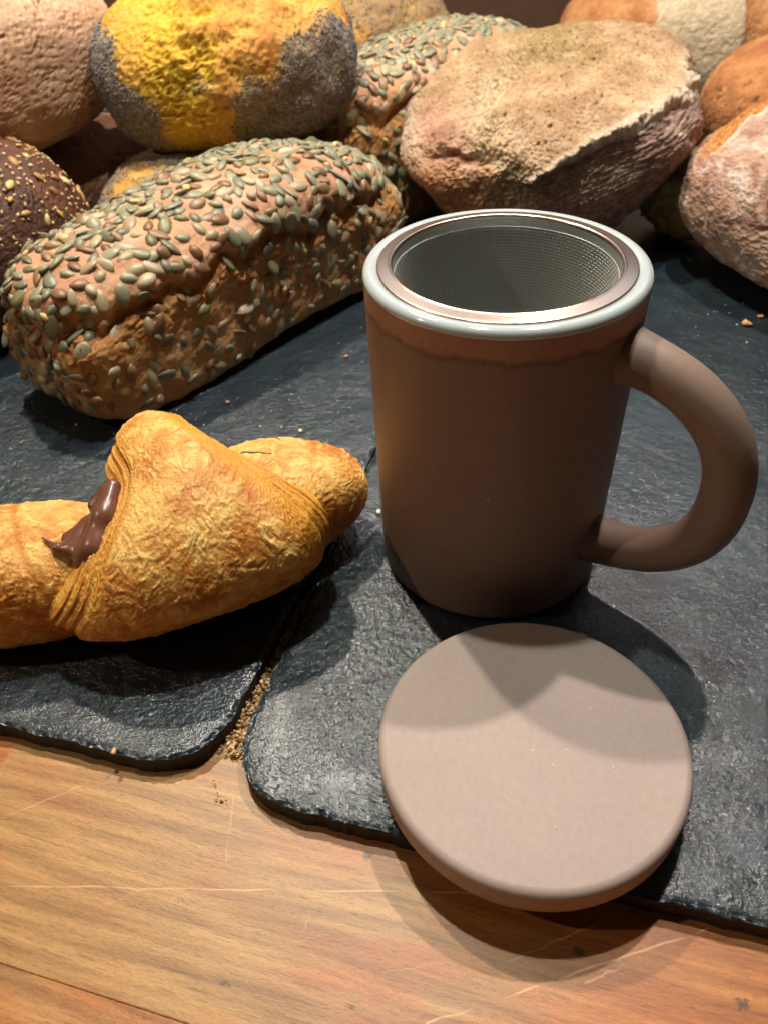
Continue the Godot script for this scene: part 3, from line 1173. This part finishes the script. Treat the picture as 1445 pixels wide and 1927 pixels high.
func pumpkin_loaf(called: String, label: String, at: Vector3, b: Basis, drop: float, half_len: float, count: int, parts: int, sd: int) -> void:
	var root := thing(called, label, "bread loaf", at, b, "loaves covered in pumpkin seeds")
	var rough := fnl(sd, 60.0, 4)
	var fine := fnl(sd + 1, 320.0, 3)
	var gr := fnl(sd + 2, 30.0, 2)
	var tear := fnl(sd + 3, 150.0, 3, true)
	var tone := fnl(sd + 4, 28.0, 3)
	var base := func(u: float, v: float) -> Vector3:
		var p := block(u, v, half_len, 0.039, 0.045, 0.0425, 3.0, 7.0)
		p.y += 0.045
		# the crown swells out over the tin-straight sides
		p.z *= 1.0 + 0.07 * gauss(p.y - 0.070, 0.010)
		p.y += 0.003 * sin(p.x * 34.0 + 0.7)
		p.y = maxf(p.y, 0.0004)
		if p.y < 0.045:
			p.y = p.y * (1.0 + drop / 0.045) - drop
		return p
	var groove_y := func(p: Vector3) -> float:
		return 0.0590 + gr.get_noise_2d(p.x, p.z) * 0.008 - 0.006 * ss(-0.05, -0.11, p.x)
	var skin := func(p: Vector3, n: Vector3, u: float, v: float) -> Color:
		var gy: float = groove_y.call(p)
		var dy := p.y - gy
		var front := ss(0.004, -0.030, p.x + half_len - 0.03)
		var g := gauss(dy, 0.0035 + 0.003 * front) * ss(0.03, 0.10, absf(p.z) / 0.0425 + front)
		var torn := gauss(dy + 0.006, 0.0105 + 0.006 * front) * ss(0.3, 0.7, absf(p.z) / 0.0425 + front) * clampf(0.75 + gr.get_noise_3dv(p * 3.0), 0, 1)
		var crown := ss(0.0, 0.006, dy)
		var f := fine.get_noise_3dv(p)
		var r := rough.get_noise_3dv(p)
		var tr := tear.get_noise_3dv(p)
		var h := r * 1.5 + f * 0.35 + crown * 2.2 - g * 5.0 + torn * tr * 2.6
		var t := clampf(0.5 + tone.get_noise_3dv(p) * 0.9 + f * 0.25, 0, 1)
		var c := srgb(214, 172, 118).lerp(srgb(184, 134, 84), t)
		var top := srgb(226, 184, 158).lerp(srgb(200, 146, 116), t)
		c = c.lerp(top, crown * clampf(0.8 + tone.get_noise_3dv(p * 0.6 + Vector3(7, 0, 0)), 0, 1))
		c = c.lerp(srgb(222, 174, 108).lerp(srgb(178, 122, 64), clampf(0.5 + tr * 0.8 + f * 0.3, 0, 1)), clampf(torn * 1.2, 0, 0.92))
		c.a = h
		return c
	var s := sculpt(base, skin, 460, 220)
	var cm := mat(0.78, Color.WHITE, 0.03, crumb_h, 0.8, crumb_c)
	obj("crust", s.mesh, cm, root)
	var accept := func(p: Vector3, n: Vector3) -> float:
		if p.y < 0.004 or n.y < -0.35:
			return 0.0
		var dy: float = p.y - groove_y.call(p)
		if dy < 0.003 and dy > -0.014:
			return 0.10
		# even out the crowding of grid points near the top
		var w := clampf(Vector2(p.x / half_len, p.z / 0.0425).length() * 1.3, 0.12, 1.0)
		if dy > 0:
			return w * (0.9 if dy > 0.006 else 0.35) * clampf(0.75 + gr.get_noise_3dv(p * 1.6 + Vector3(2, 0, 6)) * 1.4, 0.30, 1.0)
		return w * (0.34 if p.y < 0.036 else 0.14) * clampf(0.75 + gr.get_noise_3dv(p * 1.7) * 0.9, 0.1, 1.0)
	var raw := scatter(s, count, 0.0053, accept, 0.0003, 0.28, 160000)
	var list := []
	for t in raw:
		var flat: Transform3D = t
		flat.origin -= flat.basis.y * (0.0007 if t.origin.y < 0.050 else rng.randf() * 0.0006)
		list.append(scaled(flat, 0.68, 1.18))
	var ms := [seed_mesh(0.0118, 0.0070, 0.0026, 10, 7), seed_mesh(0.0125, 0.0066, 0.0022, 10, 7, 0.65), seed_mesh(0.0105, 0.0066, 0.0030, 10, 7, 0.8)]
	var mts := seed_mats([srgb(134, 132, 106), srgb(148, 145, 117), srgb(116, 115, 92), srgb(160, 144, 112), srgb(136, 104, 74), srgb(172, 158, 126), srgb(124, 118, 82), srgb(150, 122, 90), srgb(108, 104, 76), srgb(126, 92, 64)], 0.42)
	seed_parts(root, list, ms, mts, parts)
	# pale rolled flakes pressed among the seeds
	var fl := []
	for t in scatter(s, 46, 0.012, func(p, n): return 0.5 if p.y > 0.02 and n.y > -0.1 else 0.0, 0.0009, 0.35, 4000):
		fl.append(scaled(t, 0.5, 0.8))
	many("oat_flakes", seed_mesh(0.0100, 0.0066, 0.0018, 8, 4, 1.0), seed_mats([srgb(212, 178, 120)], 0.6)[0], fl, [], root)

func rustic(called: String, label: String, at: Vector3, b: Basis, base: Callable, skin: Callable, nu: int, nv: int, rough := 0.85, relief := 1.3) -> Dictionary:
	var s := sculpt(base, skin, nu, nv)
	var root := thing(called, label, "bread loaf", at, b)
	obj("crust", s.mesh, mat(rough, Color.WHITE, 0.07, crust_h, relief, crust_c), root)
	s.root = root
	return s

func turned(deg_y: float, deg_x := 0.0, deg_z := 0.0) -> Basis:
	return Basis.from_euler(Vector3(deg_to_rad(deg_x), deg_to_rad(deg_y), deg_to_rad(deg_z)))

func build_breads() -> void:
	var lx := Vector3(0.6715, 0, -0.741).normalized()
	var lz := Vector3(0.741, 0, 0.6715).normalized()
	var P1 := Vector3(-0.1253, 0, -0.325)
	pumpkin_loaf("pumpkin_seed_loaf", "long tin loaf crusted with green pumpkin seeds behind the croissant", P1 + lx * 0.106 - lz * 0.0370, Basis(lx, Vector3.UP, lz), 0, 0.121, 860, 300, 101)
	pumpkin_loaf("pumpkin_seed_loaf", "second pumpkin seed loaf, between the yellow loaf and big rustic loaf", Vector3(0.052, 0.022, -0.635), Basis(lx, Vector3.UP, lz).rotated(Vector3.UP, -0.12), 0.022, 0.105, 760, 200, 131)

	# big round rustic loaf
	var a1 := fnl(201, 38.0, 4)
	var a2 := fnl(202, 150.0, 4, true)
	var a3 := fnl(203, 420.0, 3)
	var a4 := fnl(204, 20.0, 3)
	var a5 := fnl(205, 90.0, 3)
	var a6 := fnl(206, 520.0, 3)
	var a7 := fnl(207, 260.0, 1)
	var base1 := func(u: float, v: float) -> Vector3:
		var p := block(u, v, 0.097, 0.050, 0.052, 0.088, 3.4, 2.6)
		p.y += 0.052
		p.x *= lerpf(0.66, 1.0, ss(0.0, 0.080, p.y))
		p.y += 0.10 * p.x * ss(0.03, 0.10, p.y) - 0.06 * p.z * ss(0.03, 0.1, p.y)
		return p
	var skin1 := func(p: Vector3, n: Vector3, u: float, v: float) -> Color:
		var strand := a6.get_noise_3d(p.x * 0.30 + p.z * 0.32, p.y * 0.7, (p.x - p.z) * 1.0)
		var hole := ss(0.60, 0.74, a7.get_noise_3dv(p)) * ss(-0.2, 0.3, a1.get_noise_3dv(p * 1.3))
		var f := a3.get_noise_3dv(p)
		var r := a2.get_noise_3dv(p)
		var lo := a1.get_noise_3dv(p)
		var big := a4.get_noise_3dv(p)
		var front := ss(0.0, 0.03, p.z)
		var el := (p.y - 0.052) / 0.05
		# lifted floury edge of the torn crust, running down from the right end across the front
		var k := clampf((0.085 - p.x) / 0.102, 0.0, 1.0)
		var dr := p.y - (0.0975 - 0.032 * k * k) + lo * 0.0035 + a5.get_noise_3dv(p) * 0.0011
		var inr := ss(-0.032, -0.012, p.x) * ss(-0.035, 0.015, p.z)
		var above := lerpf(1.0, ss(-0.0010, 0.0012, dr), inr)
		var ridge := gauss(dr - 0.0012, 0.0030) * inr
		# pale torn channel running from the back over the top and down the front
		var xc := lerpf(-0.022, -0.045, ss(-0.03, 0.05, p.z)) + 0.017 * ss(0.088, 0.066, p.y) * front
		var cx := p.x - xc + a5.get_noise_3dv(p * 0.6) * 0.010
		var ch := gauss(cx, 0.0085 + 0.004 * front) * ss(-0.06, -0.01, p.z)
		var cut := gauss(a1.get_noise_3dv(p * 1.5 + Vector3(4, 4, 4)), 0.035) * ss(0.0, 0.25, a5.get_noise_3dv(p * 0.6)) * above
		var streak := a6.get_noise_3d((p.x * 0.95 + p.y * 0.3) * 0.14, (p.y - 0.32 * p.x) * 0.9, p.z * 0.25)
		var t := clampf(0.5 + lo * 0.7 + f * 0.35, 0, 1)
		var tan_c := srgb(220, 192, 156).lerp(srgb(164, 128, 94), clampf(t + strand * 0.5, 0, 1))
		var coarse := gauss(p.x - 0.002, 0.030) * ss(0.03, -0.02, p.z)
		tan_c = tan_c.lerp(srgb(196, 178, 126).lerp(srgb(136, 112, 66), clampf(0.5 + strand, 0, 1)), coarse * 0.8)
		var side := srgb(212, 186, 172).lerp(srgb(134, 104, 94), clampf(0.45 + streak * 1.1 + lo * 0.5, 0, 1))
		var c := side.lerp(tan_c, above)
		# pinkish lobe left of the channel, split by a dark crack
		var lobe := ss(-0.002, -0.010, cx) * ss(0.094, 0.084, p.y + lo * 0.006) * front
		c = c.lerp(srgb(218, 178, 150).lerp(srgb(168, 122, 100), t), lobe)
		var crack_y := p.y - 0.0755 - 0.16 * (p.x + 0.066) - lo * 0.005 - a5.get_noise_3dv(p) * 0.002
		var crack := gauss(crack_y, 0.0021) * ss(-0.084, -0.070, p.x) * ss(-0.036, -0.044, p.x) * front
		c = c.lerp(srgb(118, 76, 54), crack * 0.7)
		var toast := ss(0.0, -0.012, crack_y) * lobe
		c = c.lerp(srgb(216, 160, 104).lerp(srgb(172, 112, 70), clampf(0.5 + f, 0, 1)), toast * 0.7)
		c = c.lerp(srgb(236, 226, 200).lerp(srgb(194, 166, 126), clampf(0.5 + strand * 1.2, 0, 1)), ch * 0.88)
		var hf := hole * (1.0 - ch) * ss(0.45, 0.75, el) * above
		c = c.lerp(srgb(96, 64, 40), hf * 0.75)
		# flour: along the lifted edge, in patches, and on the shoulders
		var flour := clampf(ridge * (0.85 + lo * 1.2) + ss(0.15, 0.55, a5.get_noise_3dv(p * 0.8 + Vector3(3, 3, 0)) + streak * 0.4) * (0.60 - 0.25 * above) + ss(-0.075, -0.092, p.x) * 0.6, 0, 1)
		c = c.lerp(srgb(234, 226, 214), flour * clampf(0.72 + strand * 0.6, 0, 1))
		var h := lo * 2.6 + big * 2.5 + f * 0.6 + strand * (0.85 + ch * 1.6 + coarse * 0.9) - cut * 1.4 - hf * 1.3
		h += ridge * (2.0 + 3.5 * lo + 0.4 * strand) + (above - 1.0) * 6.0 + (1.0 - above) * streak * 1.6
		h -= ch * (4.5 - r * 1.8) + crack * 5.5 - toast * 0.8
		c.a = h
		return c
	rustic("rustic_loaf", "big round rustic loaf with torn floury top behind the mug", Vector3(0.122, 0.004, -0.560), turned(-6, 7, 0), base1, skin1, 720, 380)

	# floury loaf at the right edge
	var b1 := fnl(211, 30.0, 4)
	var b2 := fnl(212, 130.0, 4, true)
	var b3 := fnl(213, 380.0, 3)
	var b5 := fnl(215, 60.0, 4)
	var b4 := fnl(214, 480.0, 3)
	var base2 := func(u: float, v: float) -> Vector3:
		var p := block(u, v, 0.100, 0.050, 0.046, 0.088, 2.5, 2.6)
		p.y += 0.046
		p.y += 0.16 * (p.x + 0.04) * ss(0.04, 0.09, p.y) * 0.5
		return p
	var skin2 := func(p: Vector3, n: Vector3, u: float, v: float) -> Color:
		var lo := b1.get_noise_3dv(p)
		var r := b2.get_noise_3dv(p)
		var f := b3.get_noise_3dv(p)
		var el := (p.y - 0.046) / 0.05
		var t := clampf(0.5 + lo * 0.8 + f * 0.3, 0, 1)
		var c := srgb(222, 190, 172).lerp(srgb(176, 138, 120), t)
		c = c.lerp(srgb(236, 226, 218), ss(0.0, 0.45, b5.get_noise_3dv(p) + f * 0.35) * 0.75)
		c = c.lerp(srgb(142, 96, 84), ss(0.1, 0.5, -b5.get_noise_3dv(p * 1.3) + r * 0.2) * 0.5)
		# open orange tear along the top with a lifted edge
		var q := p.z + 0.040 + lo * 0.006 - 0.1 * (p.x + 0.066)
		var open := ss(0.002, -0.004, q) * ss(0.060, 0.072, p.y)
		var ear := gauss(q - 0.001, 0.0030) * ss(0.062, 0.074, p.y)
		var strand := b4.get_noise_3d(p.x, p.y, p.z * 0.3)
		c = c.lerp(srgb(232, 176, 104).lerp(srgb(178, 108, 52), clampf(0.5 + strand * 1.1, 0, 1)), open)
		c = c.lerp(srgb(240, 228, 212), ear * 0.8)
		# splits in the crust
		var s1 := gauss(p.z - 0.002 - (0.073 - p.y) * 0.77 + lo * 0.004, 0.0020) * ss(0.044, 0.052, p.y) * ss(0.082, 0.070, p.y) * ss(-0.06, -0.075, p.x)
		var s2 := gauss(p.y - 0.0513 - 0.72 * (p.z - 0.0188) + lo * 0.004, 0.0018) * ss(0.012, 0.018, p.z) * ss(0.060, 0.045, p.z) * ss(-0.05, -0.07, p.x)
		var sp := maxf(s1, s2)
		c = c.lerp(srgb(140, 96, 80), sp * 0.6)
		c.a = lo * 3.0 + r * 0.6 + f * 0.55 + strand * (0.4 + open * 1.2) - open * 3.5 + ear * 3.0 - sp * 4.5
		return c
	rustic("floury_loaf", "pinkish brown floury loaf with split orange top at right edge", Vector3(0.291, 0.0, -0.463), turned(24, 4, 0), base2, skin2, 560, 320)
	# torn pale piece wedged between the two rustic loaves
	var k1 := fnl(221, 90.0, 4)
	var k2 := fnl(222, 300.0, 3, true)
	var base3 := func(u: float, v: float) -> Vector3:
		var p := block(u, v, 0.020, 0.028, 0.026, 0.030, 2.3, 2.3)
		p.x *= 1.0 - 0.4 * ss(0.0, -0.026, p.y)
		return p + Vector3(0, 0.0265, 0)
	var skin3 := func(p: Vector3, n: Vector3, u: float, v: float) -> Color:
		var lo := k1.get_noise_3dv(p)
		var r := k2.get_noise_3dv(p)
		var c := srgb(206, 196, 150).lerp(srgb(168, 150, 96), clampf(0.5 + lo + r * 0.3, 0, 1))
		c.a = lo * 4.5 + r * 1.2
		return c
	var s3 := sculpt(base3, skin3, 120, 80)
	var tp := obj("torn_bread_piece", s3.mesh, mat(0.85, Color.WHITE, 0.03, crumb_h, 1.0, crumb_c), self, Transform3D(turned(20), Vector3(0.206, 0.0, -0.522)))
	tag(tp, "pale torn chunk of bread between big rustic loaf and floury loaf", "bread piece")

	# yellow loaves rolled in poppy seed
	yellow("poppy_seed_loaf", "bright yellow loaf with poppy seed bands lying on top of another", Vector3(-0.083, 0.067, -0.572), turned(20, 12, 4), Vector3(0.080, 0.047, 0.062), 301, 9000, false)
	yellow("poppy_seed_loaf", "yellow poppy seed loaf lying underneath the bright yellow one", Vector3(-0.108, 0.0, -0.512), turned(4, 0, 0), Vector3(0.062, 0.036, 0.060), 311, 5000, true)
	yellow("poppy_seed_loaf", "far yellow poppy seed loaf peeping out beside the rear pumpkin loaf", Vector3(0.005, 0.0, -0.735), turned(-10, 0, 0), Vector3(0.075, 0.067, 0.055), 321, 4000, true)

	# brown loaves at the left
	var d1 := fnl(231, 34.0, 4)
	var d2 := fnl(232, 260.0, 3, true)
	var d3 := fnl(233, 420.0, 3)
	var plain := func(hi: Color, lo_c: Color, flour: float, rel: float) -> Callable:
		return func(p: Vector3, n: Vector3, u: float, v: float) -> Color:
			var lo := d1.get_noise_3dv(p)
			var r := d2.get_noise_3dv(p)
			var f := d3.get_noise_3dv(p)
			var c := hi.lerp(lo_c, clampf(0.5 + lo * 0.8 + f * 0.4, 0, 1))
			c = c.lerp(srgb(222, 204, 184), flour * ss(-0.1, 0.6, f * 0.6 + lo * 0.8 - r * 0.3))
			var pit := ss(0.55, 0.75, d2.get_noise_3dv(p * 0.8 + Vector3(2, 5, 1)))
			var ck := gauss(d1.get_noise_3dv(p * 1.6 + Vector3(8, 2, 5)), 0.03) * ss(0.05, 0.35, d1.get_noise_3dv(p * 0.9 + Vector3(1, 9, 3)))
			c = c.lerp(lo_c.darkened(0.35), ck * 0.6)
			c.a = (lo * 1.3 + r * 0.22 + f * 0.45) * rel - pit * 0.8 - ck * 1.8
			return c
	var blk := func(a: float, b: float, c: float, up: float, dn: float) -> Callable:
		return func(u: float, v: float) -> Vector3:
			return block(u, v, a, b, b, c, up, dn) + Vector3(0, b, 0)
	rustic("brown_loaf", "large smooth light brown loaf at top left corner", Vector3(-0.262, 0.068, -0.560), turned(32, 8, 6), blk.call(0.115, 0.052, 0.072, 2.6, 2.8), plain.call(srgb(232, 196, 164), srgb(194, 148, 116), 0.55, 0.9), 340, 200, 0.7, 0.7)
	rustic("brown_loaf", "half hidden brown loaf in the dark gap under the top left loaf", Vector3(-0.205, 0.0, -0.600), turned(50, 0, 0), blk.call(0.075, 0.034, 0.052, 3.0, 3.2), plain.call(srgb(190, 142, 106), srgb(140, 96, 66), 0.25, 0.8), 200, 120)
	var oat := rustic("oat_loaf", "dark brown loaf sprinkled with oats and seeds at left edge", Vector3(-0.253, 0.0, -0.470), turned(-30, 0, 0), blk.call(0.082, 0.050, 0.074, 2.4, 2.8), plain.call(srgb(112, 68, 44), srgb(74, 42, 26), 0.0, 0.9), 300, 180, 0.6)
	var up_only := func(p: Vector3, n: Vector3) -> float:
		return 0.9 * clampf(0.2 + Vector2(p.x / 0.082, p.z / 0.074).length(), 0.1, 1.0) if p.y > 0.02 else 0.0
	var om := [seed_mesh(0.0085, 0.0044, 0.0018, 8, 5, 1.0), seed_mesh(0.0075, 0.0036, 0.0020, 8, 5, 0.8)]
	var oc := seed_mats([srgb(214, 178, 112), srgb(196, 152, 88), srgb(168, 122, 70), srgb(222, 196, 140)], 0.45)
	var eye: Vector3 = oat.root.global_transform.affine_inverse() * cam.global_position
	var big_l := scatter(oat, 260, 0.0062, up_only, 0.0006, 0.25, 20000)
	var rest := []
	var n_parts := 0
	for t in big_l:
		if t.basis.y.dot((eye - t.origin).normalized()) > 0.1 and n_parts < 200:
			obj("oat_flake", om[n_parts % 2], oc[rng.randi() % 4], oat.root, scaled(t, 0.75, 1.15))
			n_parts += 1
		else:
			rest.append(scaled(t, 0.7, 1.1))
	many("oat_flakes", om[0], oc[0], rest, [], oat.root)
	var sm := []
	for t in scatter(oat, 1500, 0.0022, up_only, 0.0003, 0.4, 30000):
		sm.append(scaled(t, 0.7, 1.3))
	var bead := seed_mesh(0.0026, 0.0017, 0.0013, 6, 4, 0.9)
	many("small_seeds", bead, seed_mats([srgb(206, 176, 124)], 0.35)[0], sm, [], oat.root)

	# loaves at the top right
	rustic("crusty_loaf", "orange crusty loaf in the background at top right", Vector3(0.286, 0.0, -0.780), turned(-6, 0, 0), blk.call(0.110, 0.061, 0.080, 2.5, 2.8), (func(p: Vector3, n: Vector3, u: float, v: float) -> Color:
		var lo := b1.get_noise_3dv(p)
		var r := b2.get_noise_3dv(p)
		var f := b3.get_noise_3dv(p)
		var c := srgb(222, 172, 118).lerp(srgb(168, 106, 60), clampf(0.5 + lo * 0.8 + f * 0.35, 0, 1))
		# square patch left white with flour
		var q := maxf(absf(p.x + 0.008) / 0.034, absf(p.z - 0.052) / 0.070) + lo * 0.06
		var w := 1.0 - ss(0.96, 1.02, q)
		c = c.lerp(srgb(226, 216, 192).lerp(srgb(196, 180, 150), clampf(0.5 + f + r * 0.4, 0, 1)), w)
		c.a = lo * 2.2 + r * 0.7 + f * 0.5 + w * 1.8
		return c), 300, 180)
	rustic("crusty_loaf", "dark orange loaf peeping out at right edge below the top right loaf", Vector3(0.325, 0.0, -0.600), turned(12, 0, 0), blk.call(0.085, 0.052, 0.060, 2.4, 2.6), plain.call(srgb(216, 158, 100), srgb(156, 92, 48), 0.15, 1.2), 200, 120)

func yellow(called: String, label: String, at: Vector3, b: Basis, half: Vector3, sd: int, count: int, covered: bool) -> void:
	var root := thing(called, label, "bread loaf", at, b, "yellow loaves with poppy seeds")
	var lo_n := fnl(sd, 40.0, 4)
	var r_n := fnl(sd + 1, 120.0, 4, true)
	var f_n := fnl(sd + 2, 380.0, 3)
	var m_n := fnl(sd + 3, 26.0, 3)
	var poppy := func(p: Vector3) -> float:
		var q := Vector3(p.x / half.x, (p.y - half.y) / half.y, p.z / half.z)
		var nz := m_n.get_noise_3dv(p) * 0.5 + f_n.get_noise_3dv(p) * 0.12
		if covered:
			return ss(-0.30, 0.05, nz + 0.10)
		var band := ss(-0.12, 0.24, 0.42 - q.y + q.x * 0.12 + nz * 0.9) * ss(-0.2, 0.1, q.z) * (1.0 - ss(0.02, 0.16, -q.x - 0.20 - nz * 0.6 - q.y * 0.25))
		var left := ss(0.02, 0.14, -q.x - 0.66 + nz * 0.4 - q.y * 0.2)
		return maxf(band, left)
	var base := func(u: float, v: float) -> Vector3:
		return block(u, v, half.x, half.y, half.y, half.z, 2.3, 2.5) + Vector3(0, half.y, 0)
	var skin := func(p: Vector3, n: Vector3, u: float, v: float) -> Color:
		var lo := lo_n.get_noise_3dv(p)
		var r := r_n.get_noise_3dv(p)
		var f := f_n.get_noise_3dv(p)
		var pp: float = poppy.call(p)
		var t := clampf(0.5 + lo * 0.9 + f * 0.3, 0, 1)
		var c := srgb(236, 186, 88).lerp(srgb(206, 136, 50), t)
		var q := Vector3(p.x / half.x, (p.y - half.y) / half.y, p.z / half.z)
		# open bright yellow crumb along the left of the split
		var split := gauss(q.x + 0.40 + 0.10 * q.z + lo * 0.35, 0.30) * (0.0 if covered else 1.0)
		c = c.lerp(srgb(244, 208, 44).lerp(srgb(226, 170, 26), clampf(0.5 + r * 0.6 + f * 0.4, 0, 1)), clampf(split * 1.15, 0, 1))
		c = c.lerp(srgb(128, 118, 108), pp * 0.62)
		var tw := lo_n.get_noise_3dv(p * 0.7 + Vector3(5, 0, 0)) * 0.9
		var strand := r_n.get_noise_3d((p.x * cos(tw) + p.z * sin(tw)) * 0.5, p.y * 1.2, (p.z * cos(tw) - p.x * sin(tw)) * 2.6)
		c = c.lerp(srgb(250, 226, 120), clampf(strand, 0, 1) * split * 0.5)
		c = c.lerp(srgb(190, 118, 40), clampf(-strand * 0.8, 0, 1) * (1.0 - pp) * 0.5)
		c.a = lo * 3.2 + (r * 0.35 + strand * (0.9 + split * 1.6)) * (1.0 - pp * 0.6) + f * 0.5 - split * 4.5 + pp * 0.9
		return c
	var s := sculpt(base, skin, 300, 180)
	obj("crust", s.mesh, mat(0.7, Color.WHITE, 0.03, crumb_h, 1.0, crumb_c), root)
	var list := []
	var cols := []
	for t in scatter(s, count, 0.00085, func(p, n): return 0.95 * pow(float(poppy.call(p)), 1.4) if n.y > -0.6 else 0.0, 0.0001, 0.5, count * 9):
		var k := rng.randf_range(0.8, 1.2)
		list.append(Transform3D(t.basis.scaled(Vector3(k, k, k)), t.origin))
		var g := rng.randf_range(0.05, 0.30)
		cols.append(Color(g, g * 1.01, g * 1.06))
	var pm := StandardMaterial3D.new()
	pm.vertex_color_use_as_albedo = true
	pm.roughness = 0.5
	many("poppy_seeds", seed_mesh(0.0013, 0.0012, 0.0011, 5, 3, 1.0), pm, list, cols, root)

# ---------------------------------------------------------------- crumbs
func crumb_mesh(sd: int) -> ArrayMesh:
	var n := fnl(sd, 1.1, 2)
	var s := sculpt(func(u, v): return block(u, v, 1.0, 0.55, 0.4, 0.7, 3.0, 3.0), func(p, _n, _u, _v): return Color(1, 1, 1, 450.0 * n.get_noise_3dv(p)), 9, 6)
	return s.mesh

func build_crumbs() -> void:
	var ms := [crumb_mesh(1), crumb_mesh(2), crumb_mesh(3)]
	var mts := seed_mats([srgb(214, 170, 120), srgb(226, 206, 170), srgb(180, 128, 84), srgb(200, 150, 96)], 0.8)
	var single := [
		[0.2095, -0.3935, 0.0034, "largest orange crumb on the slate below the floury loaf", 3], [0.2205, -0.4010, 0.0020, "small crumb just behind the largest orange crumb", 3],
		[-0.0024, -0.2518, 0.0016, "pale flake touching the left foot of the mug", 1], [-0.0385, -0.3150, 0.0015, "pale crumb on slate above the right croissant end", 1],
		[-0.0586, -0.3208, 0.0010, "tiny tan crumb between seed loaf and right croissant end", 0], [-0.0159, -0.3829, 0.0018, "reddish crumb on slate beside the seed loaf near the mug", 2],
		[-0.0774, -0.3440, 0.0015, "tan crumb lying at the front right foot of the seed loaf", 0], [-0.1521, -0.3313, 0.0012, "tiny crumb on slate left of the croissant's peak", 0],
		[-0.0919, -0.1424, 0.0014, "flat tan crumb stuck on the front rim of the left slate", 0]]
	for c in single:
		var o := obj("crumb", ms[rng.randi() % 3], mts[c[4]], self, Transform3D(Basis(Vector3.UP, rng.randf() * TAU).scaled(Vector3.ONE * c[2] * 0.8), Vector3(c[0], c[2] * 0.30, c[1])))
		tag(o, c[3], "crumb", "crumbs lying on the slates")
	var list := []
	var cols := []
	# crumbs and husks packed into the gap between the slates
	for i in 900:
		var e2 := 0.104 + 0.085 * pow(rng.randf(), 1.25)
		var lo := -0.0985 + 0.05 * clampf(e2 - 0.136, 0, 0.11)
		var e1 := lerpf(lo, -0.0920, rng.randf())
		if e2 < 0.128:
			e1 += rng.randfn() * 0.0014
			if e2 < 0.119 and rng.randf() < 0.97:
				continue
		var p := E1 * e1 + E2 * e2
		var k := rng.randf_range(0.0003, 0.0009)
		list.append(Transform3D(Basis.from_euler(Vector3(rng.randfn(), rng.randf() * TAU, rng.randfn())).scaled(Vector3.ONE * k), p + Vector3.UP * (-0.0077 + rng.randf() * 0.0022)))
		var c := srgb(226, 198, 148).lerp(srgb(164, 120, 76), rng.randf())
		cols.append(c.srgb_to_linear())
	# fine dust of crumbs strewn over the slates
	for i in 170:
		var p := Vector3(rng.randf_range(-0.14, 0.02), 0.0001, rng.randf_range(-0.47, -0.27))
		if i > 110:
			p = Vector3(rng.randf_range(0.10, 0.24), 0.0001, rng.randf_range(-0.54, -0.36))
		var k := rng.randf_range(0.0002, 0.0006)
		list.append(Transform3D(Basis(Vector3.UP, rng.randf() * TAU).scaled(Vector3.ONE * k), p))
		var c := srgb(222, 196, 150).lerp(srgb(170, 120, 74), rng.randf())
		cols.append(c.srgb_to_linear())
	var cm := StandardMaterial3D.new()
	cm.vertex_color_use_as_albedo = true
	cm.roughness = 0.85
	var o := many("bread_crumbs", ms[0], cm, list, cols, self)
	tag(o, "bread crumbs and husks in the gap between the slate boards", "crumbs", "", "stuff")
